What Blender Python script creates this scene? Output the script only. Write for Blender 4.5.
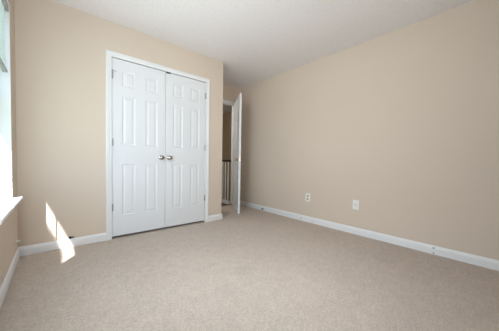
import bpy, bmesh, math
from mathutils import Vector, Matrix
for o in list(bpy.data.objects):
    bpy.data.objects.remove(o, do_unlink=True)
S = bpy.context.scene
C = S.collection

# ------------------------------------------------------------------ camera
FPX, YAW, PITCH, ROLL, CY, HCAM = 223.79, 40.77, -1.843, 1.031, 168.48, 0.9205
a, b, c = (math.radians(v) for v in (YAW, PITCH, ROLL))
Fw = Vector((math.sin(a)*math.cos(b), math.cos(a)*math.cos(b), math.sin(b)))
Rt = Vector((math.cos(a), -math.sin(a), 0))
Up = Rt.cross(Fw)
R2 = Rt*math.cos(c) + Up*math.sin(c)
U2 = Up*math.cos(c) - Rt*math.sin(c)
cam = bpy.data.cameras.new('camera'); camo = bpy.data.objects.new('camera', cam); C.objects.link(camo)
cam.sensor_width = 36; cam.lens = 36*FPX/499; cam.shift_y = (CY-165.5)/499; cam.clip_start = .02
M = Matrix((R2, U2, -Fw)).transposed().to_4x4(); M.translation = (0, 0, HCAM)
camo.matrix_world = M
S.camera = camo

# ------------------------------------------------------------------ world, sun, daylight portal, fill lights, exposure
SKY, SUN, BACK, SIDE, DOWN, BOUNCE, HALL = 2.9, 17.0, 10.4, 49, 5.8, 3.0, 15
W = bpy.data.worlds.new('sky'); S.world = W; W.use_nodes = True
bg = W.node_tree.nodes['Background']; bg.inputs[0].default_value = (.60, .82, 1.08, 1); bg.inputs[1].default_value = SKY
sd = Vector((.62, 1, -1.48)).normalized()
sl = bpy.data.lights.new('sun', 'SUN'); sl.energy = SUN; sl.angle = .0093; sl.color = (1, .985, .96)
so = bpy.data.objects.new('sun', sl); C.objects.link(so); so.rotation_euler = sd.to_track_quat('-Z', 'Y').to_euler()
def area(name, loc, direc, sx, sy, e, col, portal=False):
    l = bpy.data.lights.new(name, 'AREA'); l.shape = 'RECTANGLE'; l.size = sx; l.size_y = sy; l.energy = e; l.color = col
    o = bpy.data.objects.new(name, l); C.objects.link(o); o.location = loc
    o.rotation_euler = Vector(direc).to_track_quat('-Z', 'Y').to_euler()
    if portal: l.cycles.is_portal = True
    return o
area('window_daylight_portal', (-.43, 2.205, 1.36), (1, 0, 0), .87, 1.54, 1, (1, 1, 1), True)
# added fill lights behind the camera and by the left wall, without windows there
area('fill_back', (.3, -1.3, 1.4), (.5, 1, .18), 1.1, 1.4, BACK, (1, .95, .88)).data.spread = 1.4
area('fill_side', (-.2, 1.25, 1.36), (1, .3, 0), .87, 1.5, SIDE, (.80, .92, 1))
area('fill_side_down', (-.2, .75, 1.6), (1, .03, -1.15), 1.5, .8, DOWN, (.86, .94, 1)).data.spread = 1.0  # added fill aimed down to brighten the carpet away from the right wall
area('fill_bounce', (.3, -.5, 1.3), (.4, .8, .75), .8, .8, BOUNCE, (.93, .965, 1)).data.spread = 1.9  # added fill aimed up and forward; no lamp stands here
area('hall_fill', (1.45, 4.65, 1.9), (.8, -.5, -.25), .5, .5, HALL, (1, .95, .86))  # unseen light added to brighten the hall, door face and balusters
S.view_settings.view_transform = 'Standard'; S.view_settings.look = 'None'
S.view_settings.exposure = -.04; S.view_settings.gamma = 1; S.view_settings.use_curve_mapping = False

# ------------------------------------------------------------------ materials
def mat(name, col, rough=.6, metal=0, spec=.4, bump=None, mott=None, spots=()):
    """bump=(scale,strength,detail)  mott=(scale,amount)  spots=[(x,y,z,rx,ry,rz,colour,strength)] in world metres"""
    m = bpy.data.materials.new(name); m.use_nodes = True
    nt = m.node_tree; N = nt.nodes; L = nt.links; p = N['Principled BSDF']
    p.inputs['Base Color'].default_value = (*col, 1); p.inputs['Roughness'].default_value = rough
    p.inputs['Metallic'].default_value = metal; p.inputs['Specular IOR Level'].default_value = spec
    geo = N.new('ShaderNodeNewGeometry'); pos = geo.outputs['Position']
    out = None
    if mott:
        rgb = N.new('ShaderNodeRGB'); rgb.outputs[0].default_value = (*col, 1); out = rgb.outputs[0]
        for sc, am in mott:
            n = N.new('ShaderNodeTexNoise'); n.inputs['Scale'].default_value = sc; n.inputs['Detail'].default_value = 3
            L.new(pos, n.inputs['Vector'])
            r = N.new('ShaderNodeMapRange'); r.inputs[1].default_value = .3; r.inputs[2].default_value = .7
            r.inputs[3].default_value = 1-am; r.inputs[4].default_value = 1+am; L.new(n.outputs[0], r.inputs[0])
            v = N.new('ShaderNodeVectorMath'); v.operation = 'SCALE'; L.new(out, v.inputs[0]); L.new(r.outputs[0], v.inputs['Scale'])
            out = v.outputs[0]
    for (x, y, z, rx, ry, rz, sc, st) in spots:
        if out is None:
            rgb = N.new('ShaderNodeRGB'); rgb.outputs[0].default_value = (*col, 1); out = rgb.outputs[0]
        s1 = N.new('ShaderNodeVectorMath'); s1.operation = 'SUBTRACT'; L.new(pos, s1.inputs[0]); s1.inputs[1].default_value = (x, y, z)
        s2 = N.new('ShaderNodeVectorMath'); s2.operation = 'DIVIDE'; L.new(s1.outputs[0], s2.inputs[0]); s2.inputs[1].default_value = (rx, ry, rz)
        nn = N.new('ShaderNodeTexNoise'); nn.inputs['Scale'].default_value = 1.2/max(rx, ry, rz); L.new(pos, nn.inputs['Vector'])
        ln = N.new('ShaderNodeVectorMath'); ln.operation = 'LENGTH'; L.new(s2.outputs[0], ln.inputs[0])
        ad = N.new('ShaderNodeMath'); ad.operation = 'ADD'; L.new(ln.outputs['Value'], ad.inputs[0]); L.new(nn.outputs[0], ad.inputs[1])
        r = N.new('ShaderNodeMapRange'); r.inputs[1].default_value = .85; r.inputs[2].default_value = 1.5
        r.inputs[3].default_value = st; r.inputs[4].default_value = 0; L.new(ad.outputs[0], r.inputs[0])
        mx = N.new('ShaderNodeMix'); mx.data_type = 'RGBA'; L.new(r.outputs[0], mx.inputs[0]); L.new(out, mx.inputs[6]); mx.inputs[7].default_value = (*sc, 1)
        out = mx.outputs[2]
    if out is not None: L.new(out, p.inputs['Base Color'])
    if bump:
        n = N.new('ShaderNodeTexNoise'); n.inputs['Scale'].default_value = bump[0]; n.inputs['Detail'].default_value = bump[2]
        L.new(pos, n.inputs['Vector']); bp = N.new('ShaderNodeBump'); bp.inputs['Strength'].default_value = bump[1]; bp.inputs['Distance'].default_value = .01
        L.new(n.outputs[0], bp.inputs['Height']); L.new(bp.outputs[0], p.inputs['Normal'])
    return m
PAINT = (.655, .56, .465)
m_wall = mat('beige_wall_paint', PAINT, .75, spec=.2, bump=(140, .06, 3), mott=[(1.1, .012)],
             spots=[(2.937, .70, .41, .02, .008, .006, (.35, .28, .2), .5), (2.937, 1.28, .17, .01, .012, .12, (.66, .56, .44), .6)])
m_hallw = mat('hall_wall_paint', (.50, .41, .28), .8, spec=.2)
m_ceil = mat('textured_white_ceiling', (.85, .82, .815), .9, spec=.1, bump=(75, .45, 6), mott=[(55, .035)])
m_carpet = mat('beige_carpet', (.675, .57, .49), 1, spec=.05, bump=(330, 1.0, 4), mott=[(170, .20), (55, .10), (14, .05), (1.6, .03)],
               spots=[(1.17, 1.45, 0, .13, .10, .2, (.58, .49, .42), .35), (.92, 1.27, 0, .10, .14, .2, (.58, .49, .43), .25), (2.35, .75, 0, .06, .05, .2, (.50, .42, .36), .45),
                      (2.2, 2.9, 0, .5, .16, .2, (.60, .51, .45), .35), (-.03, 2.926, 0, .07, .012, .05, (.12, .11, .10), .9)])  # last spot: shadow of the gap at the baseboard, painted into the carpet colour
m_trim = mat('white_trim_paint', (.775, .78, .785), .38, spec=.4)
m_base = mat('white_baseboard_paint', (.78, .78, .79), .4, spec=.4,
             spots=[(2.925, 2.997, .03, .03, .05, .022, (.03, .03, .03), 1), (2.925, .476, .065, .03, .014, .01, (.1, .1, .1), .8), (2.925, .476, .012, .03, .012, .01, (.1, .1, .1), .7),
                    (2.925, 2.12, .035, .03, .03, .012, (.35, .34, .33), .6), (2.925, 1.92, .03, .03, .03, .01, (.4, .38, .36), .6)])
m_door = mat('white_door_paint', (.735, .75, .77), .36, spec=.4)
m_nickel = mat('satin_nickel', (.46, .43, .39), .27, 1)
m_hinge = mat('grey_hinge_metal', (.42, .42, .42), .4, .8)
m_plate = mat('white_plastic', (.83, .83, .80), .35)
m_almond = mat('almond_plastic', (.52, .47, .38), .4)
m_dark = mat('dark_slot', (.03, .03, .03), .6)
m_black = mat('black_plastic', (.02, .02, .02), .45)
m_slat = mat('white_blind_vinyl', (.88, .89, .90), .45)
nt = m_slat.node_tree; tl = nt.nodes.new('ShaderNodeBsdfTranslucent'); tl.inputs[0].default_value = (.93, .95, .97, 1)
ms = nt.nodes.new('ShaderNodeMixShader'); ms.inputs[0].default_value = .35
nt.links.new(nt.nodes['Principled BSDF'].outputs[0], ms.inputs[1]); nt.links.new(tl.outputs[0], ms.inputs[2]); nt.links.new(ms.outputs[0], nt.nodes['Material Output'].inputs[0])
m_rail = mat('grey_blind_rail', (.42, .42, .42), .5)
m_vinyl = mat('white_window_vinyl', (.82, .83, .84), .35)
m_hand = mat('dark_stained_wood', (.05, .025, .014), .4, mott=[(40, .25)])
m_balu = mat('white_baluster_paint', (.85, .85, .84), .45)
m_wood = mat('dark_wood_floor', (.05, .03, .02), .45, mott=[(12, .2)])
m_siding = mat('pale_soffit', (.7, .7, .68), .7)
m_grass = mat('lawn', (.16, .22, .09), .9, mott=[(3, .3)])
m_glass = bpy.data.materials.new('clear_window_glass'); m_glass.use_nodes = True
nt = m_glass.node_tree; nt.nodes.remove(nt.nodes['Principled BSDF'])
tr = nt.nodes.new('ShaderNodeBsdfTransparent'); gl = nt.nodes.new('ShaderNodeBsdfGlossy'); gl.inputs['Roughness'].default_value = .02
mxs = nt.nodes.new('ShaderNodeMixShader'); mxs.inputs[0].default_value = .06
nt.links.new(tr.outputs[0], mxs.inputs[1]); nt.links.new(gl.outputs[0], mxs.inputs[2]); nt.links.new(mxs.outputs[0], nt.nodes['Material Output'].inputs[0])

# ------------------------------------------------------------------ mesh helpers
def box(bm, x0, x1, y0, y1, z0, z1, bev=0):
    r = bmesh.ops.create_cube(bm, size=1)
    for v in r['verts']:
        v.co = Vector((x0+(v.co.x+.5)*(x1-x0), y0+(v.co.y+.5)*(y1-y0), z0+(v.co.z+.5)*(z1-z0)))
    if bev:
        es = {e for v in r['verts'] for e in v.link_edges}
        bmesh.ops.bevel(bm, geom=list(es), offset=bev, segments=2, affect='EDGES', profile=.6)
def BX(*args, bev=0):
    bm = bmesh.new(); box(bm, *args, bev=bev); return bm
def lathe(bm, prof, org, axis, n=20):
    """prof: (distance along axis, radius)"""
    ax = Vector(axis).normalized(); u = ax.orthogonal().normalized(); v = ax.cross(u); org = Vector(org)
    rings = []
    for d, r in prof:
        rings.append([bm.verts.new(org+ax*d+(u*math.cos(2*math.pi*k/n)+v*math.sin(2*math.pi*k/n))*max(r, 1e-4)) for k in range(n)])
    for A, B in zip(rings, rings[1:]):
        for k in range(n): bm.faces.new((A[k], A[(k+1) % n], B[(k+1) % n], B[k]))
    bm.faces.new(rings[0][::-1]); bm.faces.new(rings[-1])
def tube(bm, pts, r, n=8):
    pts = [Vector(p) for p in pts]; rings = []
    for i, p in enumerate(pts):
        t = (pts[min(i+1, len(pts)-1)]-pts[max(i-1, 0)]).normalized(); u = t.orthogonal().normalized() if i == 0 else (u-t*u.dot(t)).normalized()
        v = t.cross(u); rings.append([bm.verts.new(p+(u*math.cos(2*math.pi*k/n)+v*math.sin(2*math.pi*k/n))*r) for k in range(n)])
    for A, B in zip(rings, rings[1:]):
        for k in range(n): bm.faces.new((A[k], A[(k+1) % n], B[(k+1) % n], B[k]))
    bm.faces.new(rings[0][::-1]); bm.faces.new(rings[-1])
def root_loc(p):
    return Vector((0, 0, 0)) if p is None else (p.location if p.parent is None else root_loc(p.parent)+p.location)
def obj(name, bm, m, parent=None, loc=(0, 0, 0), smooth=False, local=False):
    """bm in world metres (or in the parent's own frame if local); loc = the object's origin"""
    bmesh.ops.recalc_face_normals(bm, faces=bm.faces[:])
    me = bpy.data.meshes.new(name)
    off = Vector(loc) if parent is None else (Vector((0, 0, 0)) if local else root_loc(parent))
    bmesh.ops.translate(bm, verts=bm.verts[:], vec=-off)
    bm.to_mesh(me); bm.free(); me.materials.append(m)
    if smooth:
        for p in me.polygons: p.use_smooth = True
    o = bpy.data.objects.new(name, me); C.objects.link(o)
    if parent is None: o.location = loc
    else: o.parent = parent
    return o
def tag(o, label=None, cat=None, group=None, kind=None):
    for k, v in (('label', label), ('category', cat), ('group', group), ('kind', kind)):
        if v: o[k] = v
    return o
def thing(name, loc, label, cat, group=None, kind=None, rz=0):
    o = bpy.data.objects.new(name, None); C.objects.link(o); o.location = loc; o.rotation_euler.z = rz; o.empty_display_size = .1
    return tag(o, label, cat, group, kind)
def struct(name, bm, m, label, cat, loc=(0, 0, 0), smooth=False):
    return tag(obj(name, bm, m, None, loc, smooth), label, cat, None, 'structure')

# ------------------------------------------------------------------ room numbers (metres)
H = 2.44; YC = 2.9424; XR = 2.9371; XW = -.2764; XE = 1.9653; YE = 3.7315; YB = -1.40
T = .12; XO = XW-.145                      # outer face of the window wall
OX0, OX1, OZ = .474, 1.668, 2.062          # closet opening
DX0, DX1, DZ = 1.955, 2.80, 2.075         # entry doorway
WY0, WY1, WZ0, WZ1 = 1.77, 2.64, .585, 2.13

# ------------------------------------------------------------------ shell
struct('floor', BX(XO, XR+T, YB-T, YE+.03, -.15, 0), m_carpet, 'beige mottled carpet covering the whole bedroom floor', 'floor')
struct('floor_hall', BX(1.0, 2.86, YE+.03, 6.3, -.15, -.002), m_wood, 'dark floor of the hall seen through the open entry door', 'floor')
struct('ceiling', BX(XO, 4.4, YB-T, 6.4, H, H+.12), m_ceil, 'white lightly textured ceiling', 'ceiling')
bm = bmesh.new(); box(bm, XR, XR+T, YB-T, YE+T, 0, H)
struct('wall_right', bm, m_wall, 'long bare beige wall on the right with two outlets', 'wall')
bm = bmesh.new()
box(bm, XW, OX0-.02, YC, YC+T, 0, H); box(bm, OX1+.02, XE, YC, YC+T, 0, H); box(bm, OX0-.02, OX1+.02, YC, YC+T, OZ+.02, H)
struct('wall_closet', bm, m_wall, 'beige wall that holds the white double closet doors', 'wall')
struct('wall_closet_side', BX(1.76, 1.86, YC+T, YE, 0, H), m_wall, 'beige side wall of the closet facing the entry door', 'wall')
bm = bmesh.new()
box(bm, XW, DX0-.02, YE, YE+T, 0, H); box(bm, DX1+.02, XR, YE, YE+T, 0, H); box(bm, DX0-.02, DX1+.02, YE, YE+T, DZ+.02, H)
struct('wall_entry', bm, m_wall, 'short beige wall around the entry doorway behind the closet corner', 'wall')
bm = bmesh.new()
box(bm, XO, XW, YB-T, WY0, 0, H); box(bm, XO, XW, WY1, YE+T, 0, H); box(bm, XO, XW, WY0, WY1, 0, WZ0-.02); box(bm, XO, XW, WY0, WY1, WZ1, H)
struct('wall_left', bm, m_wall, 'beige wall on the left with the sunlit window', 'wall')
struct('wall_back', BX(XW, XR, YB-T, YB, 0, H), m_wall, 'beige wall behind the camera', 'wall')
# hall beyond the entry door
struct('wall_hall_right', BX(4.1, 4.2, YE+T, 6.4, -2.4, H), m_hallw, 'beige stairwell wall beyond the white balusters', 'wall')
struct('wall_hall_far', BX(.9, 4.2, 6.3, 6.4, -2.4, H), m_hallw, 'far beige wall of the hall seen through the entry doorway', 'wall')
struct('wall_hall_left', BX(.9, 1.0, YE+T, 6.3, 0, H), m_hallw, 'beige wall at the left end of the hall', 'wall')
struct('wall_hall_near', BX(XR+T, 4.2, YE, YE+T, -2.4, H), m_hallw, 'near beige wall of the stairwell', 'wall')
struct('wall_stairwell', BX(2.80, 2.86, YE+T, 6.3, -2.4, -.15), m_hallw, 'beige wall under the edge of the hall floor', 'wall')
struct('floor_stairwell', BX(2.80, 4.2, YE+T, 6.3, -2.5, -2.4), m_wood, 'dark floor at the bottom of the stairwell', 'floor')
# outside
struct('ground', BX(-40, XO-.02, -30, 40, -3.2, -3.0), m_grass, 'green lawn outside below the window', 'lawn')
struct('roof_eave', BX(-.906, XO-.002, YB-T, 6.4, 2.45, 2.62), m_siding, 'pale roof eave over the window outside', 'eave')

# ------------------------------------------------------------------ trim
CAS = [(0, 0), (0, .009), (.006, .011), (.02, .011), (.034, .016), (.052, .017), (.057, .013), (.057, 0)]
def casing(bm, x0, x1, zt, y, sgn=-1, prof=CAS):
    rows = [[(x0-d, 0), (x0-d, zt+d), (x1+d, zt+d), (x1+d, 0)] for d, t in prof]
    V = [[bm.verts.new((x, y+sgn*t, z)) for x, z in row] for row, (d, t) in zip(rows, prof)]
    n = len(prof)
    for i in range(n):
        for k in range(3):
            bm.faces.new((V[i][k], V[i][k+1], V[(i+1) % n][k+1], V[(i+1) % n][k]))
    bm.faces.new([V[i][0] for i in range(n)]); bm.faces.new([V[i][3] for i in range(n)])
def jambs(bm, x0, x1, zt, y0, y1, t=.02):
    box(bm, x0-t, x0, y0, y1, 0, zt+t); box(bm, x1, x1+t, y0, y1, 0, zt+t); box(bm, x0, x1, y0, y1, zt, zt+t)
bm = bmesh.new(); casing(bm, OX0, OX1, OZ, YC); jambs(bm, OX0, OX1, OZ, YC, YC+T)
struct('trim_1', bm, m_trim, 'white casing around the double closet doors', 'door trim')
bm = bmesh.new(); casing(bm, DX0, DX1, DZ, YE); jambs(bm, DX0, DX1, DZ, YE, YE+T)
box(bm, DX0, DX1, YE+.045, YE+.08, DZ-.012, DZ); box(bm, DX1-.012, DX1, YE+.045, YE+.08, 0, DZ)
struct('trim_2', bm, m_trim, 'white frame of the entry doorway beside the closet corner', 'door trim')
BASE = [(0, 0), (.013, 0), (.013, .062), (.010, .070), (.008, .078), (.004, .086), (0, .088)]
def baseboard(bm, A, B, nrm, ma=0, mb=0):
    A = Vector(A); B = Vector(B); n = Vector(nrm); d = (B-A).normalized()
    VA = []; VB = []
    for t, z in BASE:
        pa = A+n*t+d*(t*ma); pb = B+n*t-d*(t*mb)
        VA.append(bm.verts.new((pa.x, pa.y, z))); VB.append(bm.verts.new((pb.x, pb.y, z)))
    k = len(BASE)
    for i in range(k): bm.faces.new((VA[i], VA[(i+1) % k], VB[(i+1) % k], VB[i]))
    bm.faces.new(VA); bm.faces.new(VB)
bm = bmesh.new(); baseboard(bm, (XR, YB), (XR, YE), (-1, 0), 0, 1)
struct('baseboard_right', bm, m_base, 'long white baseboard along the right wall', 'baseboard')
bm = bmesh.new(); baseboard(bm, (XW, YB), (XW, YC), (1, 0), 0, 1)
struct('baseboard_left', bm, m_base, 'white baseboard under the window wall', 'baseboard')
bm = bmesh.new(); baseboard(bm, (XW, YC), (OX0-.057, YC), (0, -1), 1, 0)
struct('baseboard_closet', bm, m_base, 'white baseboard left of the closet doors', 'baseboard')
bm = bmesh.new(); baseboard(bm, (OX1+.057, YC), (XE, YC), (0, -1), 0, -1); baseboard(bm, (XE, YC), (XE, YC+T), (1, 0), -1, 0)
struct('baseboard_corner', bm, m_base, 'short white baseboard at the corner right of the closet', 'baseboard')
bm = bmesh.new(); baseboard(bm, (DX1+.058, YE), (XR, YE), (0, -1), 0, 1)
struct('baseboard_entry', bm, m_base, 'white baseboard piece behind the open entry door', 'baseboard')

# ------------------------------------------------------------------ six-panel doors
RINGS = [(0, 0), (.012, .0065), (.020, .0065), (.042, .0015)]
def leaf(Wd, Ht, Th, x_of, z_of):
    """x from 0 to Wd, z from 0 to Ht, front face at y=-Th, back face at y=0, moulded panels on both"""
    bm = bmesh.new()
    P = [(x0, x1, z0, z1) for x0, x1 in x_of for z0, z1 in z_of]
    xs = sorted({0, Wd, *[v for p in x_of for v in p]}); zs = sorted({0, Ht, *[v for p in z_of for v in p]})
    for face in (0, 1):
        Y = (lambda d: -Th+d) if face == 0 else (lambda d: -d)
        for i in range(len(xs)-1):
            for j in range(len(zs)-1):
                x0, x1, z0, z1 = xs[i], xs[i+1], zs[j], zs[j+1]
                q = lambda ins, d: [bm.verts.new((x, Y(d), z)) for x, z in ((x0+ins, z0+ins), (x1-ins, z0+ins), (x1-ins, z1-ins), (x0+ins, z1-ins))]
                if (x0, x1, z0, z1) in P:
                    prev = None
                    for ins, d in RINGS:
                        cur = q(ins, d)
                        if prev:
                            for k in range(4): bm.faces.new((prev[k], prev[(k+1) % 4], cur[(k+1) % 4], cur[k]))
                        prev = cur
                    bm.faces.new(prev)
                else: bm.faces.new(q(0, 0))
    for (x0, z0, x1, z1) in ((0, 0, Wd, 0), (Wd, 0, Wd, Ht), (Wd, Ht, 0, Ht), (0, Ht, 0, 0)):
        bm.faces.new([bm.verts.new(p) for p in ((x0, -Th, z0), (x1, -Th, z1), (x1, 0, z1), (x0, 0, z0))])
    bmesh.ops.remove_doubles(bm, verts=bm.verts[:], dist=1e-5)
    return bm
KNOB = [(0, .031), (.004, .031), (.007, .026), (.009, .012), (.028, .011), (.034, .018), (.042, .0265), (.052, .0275), (.060, .022), (.0635, .012), (.064, .001)]
def knob(parent, p, axis, local=False):
    bm = bmesh.new(); lathe(bm, KNOB, p, axis, 24); return obj('knob', bm, m_nickel, parent, smooth=True, local=local)
def hinge(parent, x, y, z):
    bm = bmesh.new(); lathe(bm, [(0, .004), (.004, .0075), (.084, .0075), (.088, .004)], (x, y, z-.044), (0, 0, 1), 12)
    box(bm, x-.012, x+.012, y+.004, y+.008, z-.04, z+.04)
    return obj('hinge', bm, m_hinge, parent)
ZP = [(.235, .835), (1.055, 1.622), (1.728, 1.908)]
ZB, ZT = .027, 2.055
mid = 1.0775
for i, (x0, x1, sx) in enumerate(((OX0+.004, mid-.002, 1), (mid+.002, OX1-.004, -1))):
    Wd = x1-x0; st = .098; ml = .115; pw = (Wd-2*st-ml)/2
    d = leaf(Wd, ZT-ZB, .035, [(st, st+pw), (st+pw+ml, Wd-st)], ZP)
    bmesh.ops.translate(d, verts=d.verts[:], vec=(x0, YC+.037, ZB))
    o = obj('door_%d' % (i+1), d, m_door, None, (x0 if sx > 0 else x1, YC+.02, ZB))
    tag(o, ['left leaf of the white six-panel double closet doors', 'right leaf of the white six-panel double closet doors'][i], 'door', None, 'structure')
    knob(o, (x1-.052 if sx > 0 else x0+.052, YC+.002, .948), (0, -1, 0))
    hx = x0-.001 if sx > 0 else x1+.001
    for z in (.365, 1.11, 1.865): hinge(o, hx, YC-.006, z)
    if sx > 0:   # pin of the top hinge with its stop arm
        bm = bmesh.new(); lathe(bm, [(0, .005), (.012, .005), (.016, .008), (.022, .003)], (hx, YC-.006, 1.906), (0, 0, 1), 10)
        tube(bm, [(hx, YC-.006, 1.912), (hx+.02, YC-.02, 1.908), (hx+.04, YC-.018, 1.90)], .004)
        obj('hinge_stop', bm, m_hinge, o)
    else:
        bm = BX(x0+.006, x0+.06, YC-.006, YC+.03, ZT-.010, ZT+.006)
        obj('catch', bm, m_dark, o)
# entry door: hinged on the right of its doorway and standing open into the room
hp = Vector((2.795, 3.722, .018)); tip = Vector((2.375, 2.985, .018)); dv = tip-hp
ed = thing('door_3', hp, 'white six-panel entry door standing open, seen nearly edge on', 'door', None, 'structure', math.atan2(dv.y, dv.x))
Wd = .835; st = .105; ml = .11; pw = (Wd-2*st-ml)/2
obj('door_leaf', leaf(Wd, 2.048, .035, [(st, st+pw), (st+pw+ml, Wd-st)], ZP), m_door, ed, local=True)
knob(ed, (Wd-.06, -.035, .93), (0, -1, 0), True)
obj('latch_plate', BX(Wd-.001, Wd+.001, -.030, -.005, .90, .96), m_nickel, ed, local=True)

# ------------------------------------------------------------------ window on the left
win = thing('window_1', (XW, (WY0+WY1)/2, WZ0), 'white window with divided panes in the left wall, blind drawn partway up', 'window', None, 'structure')
xg = -.385
bm = bmesh.new()   # white reveal lining the opening
box(bm, XO, XW+.001, WY1-.012, WY1, WZ0, WZ1); box(bm, XO, XW+.001, WY0, WY0+.012, WZ0, WZ1); box(bm, XO, XW+.001, WY0+.012, WY1-.012, WZ1-.012, WZ1)
obj('window_frame', bm, m_trim, win)
bm = bmesh.new(); box(bm, XO, XW, WY0+.012, WY1-.012, WZ0-.02, WZ0); box(bm, XW, XW+.055, WY0-.06, WY1+.07, WZ0-.02, WZ0, bev=.004)
sill = obj('window_sill', bm, m_trim, win)
obj('sill_apron', BX(XW, XW+.012, WY0-.03, WY1+.03, WZ0-.075, WZ0-.02), m_wall, win)
def sash(z0, z1, x, name):
    y0, y1 = WY0+.012, WY1-.012; st = .042
    bm = bmesh.new()
    box(bm, x-.018, x+.018, y0, y0+st, z0, z1); box(bm, x-.018, x+.018, y1-st, y1, z0, z1)
    box(bm, x-.018, x+.018, y0+st, y1-st, z0, z0+.05); box(bm, x-.018, x+.018, y0+st, y1-st, z1-.035, z1)
    s = obj(name, bm, m_vinyl, win)
    ya, yb, za, zb = y0+st, y1-st, z0+.05, z1-.035
    bm = bmesh.new()
    for k in (1, 2): box(bm, x-.003, x+.003, ya+(yb-ya)*k/3-.006, ya+(yb-ya)*k/3+.006, za, zb)
    for k in range(3):
        ga = ya+(yb-ya)*k/3+(.006 if k else 0); gb = ya+(yb-ya)*(k+1)/3-(.006 if k < 2 else 0)
        box(bm, x-.003, x+.003, ga, gb, (za+zb)/2-.006, (za+zb)/2+.006)
    obj('muntin', bm, m_vinyl, s)
    obj('pane', BX(x+.008, x+.011, ya, yb, za, zb), m_glass, s)
sash(WZ0, 1.385, xg, 'lower_sash')
sash(1.355, WZ1-.012, xg-.037, 'upper_sash')

# blind hung inside the reveal, raised above the lower sash
xb = -.302; bl0, bl1 = WY0+.02, WY1-.022
bt = thing('window_blind', (xb, (WY0+WY1)/2, WZ1-.012), 'white slatted blind lowered halfway down the window', 'blind')
obj('headrail', BX(xb-.02, xb+.02, bl0, bl1, WZ1-.055, WZ1-.0125, bev=.003), m_rail, bt)
bm = BX(xb-.022, xb+.024, bl1, bl1+.009, WZ1-.066, WZ1-.0125)
br = obj('bracket', bm, m_rail, bt)
bm = bmesh.new(); lathe(bm, [(0, .006), (.003, .006)], (xb+.008, bl1-.003, WZ1-.03), (0, -1, 0), 10); lathe(bm, [(0, .005), (.003, .005)], (xb+.002, bl1-.003, WZ1-.052), (0, -1, 0), 10)
zb0, zb1, ns = 1.625, WZ1-.07, 15
for k in range(ns):
    z = zb0+(zb1-zb0)*k/(ns-1); an = math.radians(52); s2 = .0125
    sbm = bmesh.new(); box(sbm, -s2, s2, bl0+.004, bl1-.003, -.0006, .0006)
    bmesh.ops.rotate(sbm, verts=sbm.verts[:], cent=(0, 0, 0), matrix=Matrix.Rotation(an, 3, 'Y')); bmesh.ops.translate(sbm, verts=sbm.verts[:], vec=(xb, 0, z))
    obj('slat', sbm, m_slat, bt)
obj('bracket_hole', bm, m_dark, br)
obj('bottom_rail', BX(xb-.014, xb+.014, bl0+.004, bl1-.003, 1.585, 1.607, bev=.004), m_rail, bt)
for yy in (bl0+.12, bl1-.12):
    bm = bmesh.new(); tube(bm, [(xb+.0135, yy, 1.59), (xb+.0135, yy, WZ1-.05)], .0012, 6); obj('ladder_cord', bm, m_slat, bt)

# ------------------------------------------------------------------ stair railing in the hall
rl = thing('stair_railing', (2.78, 3.9, 0), 'white stair railing with dark handrail seen through the entry doorway', 'railing')
obj('handrail', BX(2.75, 2.81, YE+T+.005, 5.6, .90, .945, bev=.012), m_hand, rl)
obj('bottom_rail', BX(2.76, 2.80, YE+T+.005, 5.6, -.002, .06), m_balu, rl)
for k in range(16):
    bm = bmesh.new(); y = 3.92+.1*k; lathe(bm, [(0, .014), (.06, .014), (.09, .012), (.3, .0145), (.7, .012), (.76, .014), (.84, .014)], (2.78, y, .06), (0, 0, 1), 12); obj('baluster', bm, m_balu, rl)

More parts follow.
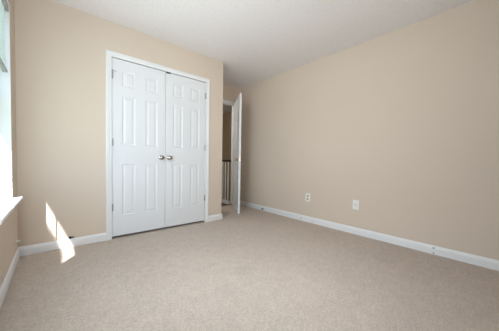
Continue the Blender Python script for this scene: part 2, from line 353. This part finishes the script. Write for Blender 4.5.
# ------------------------------------------------------------------ outlets and small things
def screw(parent, p, ax):
    bm = bmesh.new(); lathe(bm, [(0, .0032), (.0012, .003), (.0015, .001)], p, ax, 10); obj('screw', bm, m_hinge, parent)
def plate(parent, c, n, w, h):
    """cover plate lying on a wall whose inward normal is n"""
    bm = bmesh.new()
    if n[0]: box(bm, c[0]-.001+min(n[0], 0)*.005, c[0]+.001+max(n[0], 0)*.005, c[1]-w/2, c[1]+w/2, c[2]-h/2, c[2]+h/2, bev=.002)
    else: box(bm, c[0]-w/2, c[0]+w/2, c[1]-.006, c[1]+.001, c[2]-h/2, c[2]+h/2, bev=.002)
    return obj('cover_plate', bm, m_plate, parent)
t = thing('wall_outlet', (XR, 2.012, .38), 'white duplex outlet with beige sockets on the right wall, nearer the entry door', 'outlet')
plate(t, (XR, 2.012, .38), (-1, 0, 0), .078, .12)
for dz in (.0245, -.0245):
    r = obj('receptacle', BX(XR-.0085, XR-.005, 2.012-.0185, 2.012+.0185, .38+dz-.017, .38+dz+.017, bev=.0015), m_almond, t)
    bm = bmesh.new()
    for dy in (-.007, .007): box(bm, XR-.0092, XR-.008, 2.012+dy-.0012, 2.012+dy+.0012, .38+dz-.003, .38+dz+.008)
    lathe(bm, [(0, .0028), (.001, .0028)], (XR-.0082, 2.012, .38+dz-.009), (-1, 0, 0), 10)
    obj('slot', bm, m_dark, r)
screw(t, (XR-.006, 2.012, .38), (-1, 0, 0))
t = thing('cable_plate', (XR, 1.28, .382), 'white cable plate with a round dark jack on the right wall, farther from the door', 'wall plate')
plate(t, (XR, 1.28, .382), (-1, 0, 0), .078, .122)
bm = bmesh.new(); lathe(bm, [(0, .0085), (.003, .0085), (.0035, .0055), (.012, .0055), (.012, .003)], (XR-.006, 1.28, .384), (-1, 0, 0), 14); obj('jack', bm, m_rail, t)
for dz in (.042, -.042): screw(t, (XR-.006, 1.28, .382+dz), (-1, 0, 0))
# small plug low on the window wall
t = thing('wall_plug', (XW, 2.80, .185), 'small white plug sticking out of the wall under the window sill', 'plug')
bm = bmesh.new(); lathe(bm, [(0, .018), (.004, .018), (.006, .011)], (XW, 2.80, .185), (1, 0, 0), 16); obj('base', bm, m_plate, t)
bm = bmesh.new(); lathe(bm, [(0, .009), (.008, .009), (.010, .013), (.020, .013), (.023, .009)], (XW+.004, 2.80, .185), (1, -.2, -.5), 16); obj('tip', bm, m_plate, t)
# black connector lying on the baseboard left of the closet
t = thing('cable_connector', (.105, YC-.012, .088), 'small black cable connector poking out just above the baseboard beside the sunlight patch', 'connector')
bm = bmesh.new(); lathe(bm, [(0, .004), (.002, .012), (.016, .012), (.018, .009), (.026, .009)], (.088, YC-.013, .1005), (1, .05, 0), 14); obj('plug', bm, m_black, t)
bm = bmesh.new(); tube(bm, [(.113, YC-.012, .1005), (.122, YC-.011, .1), (.128, YC-.006, .098), (.129, YC+.002, .097)], .006); obj('cable', bm, m_black, t)
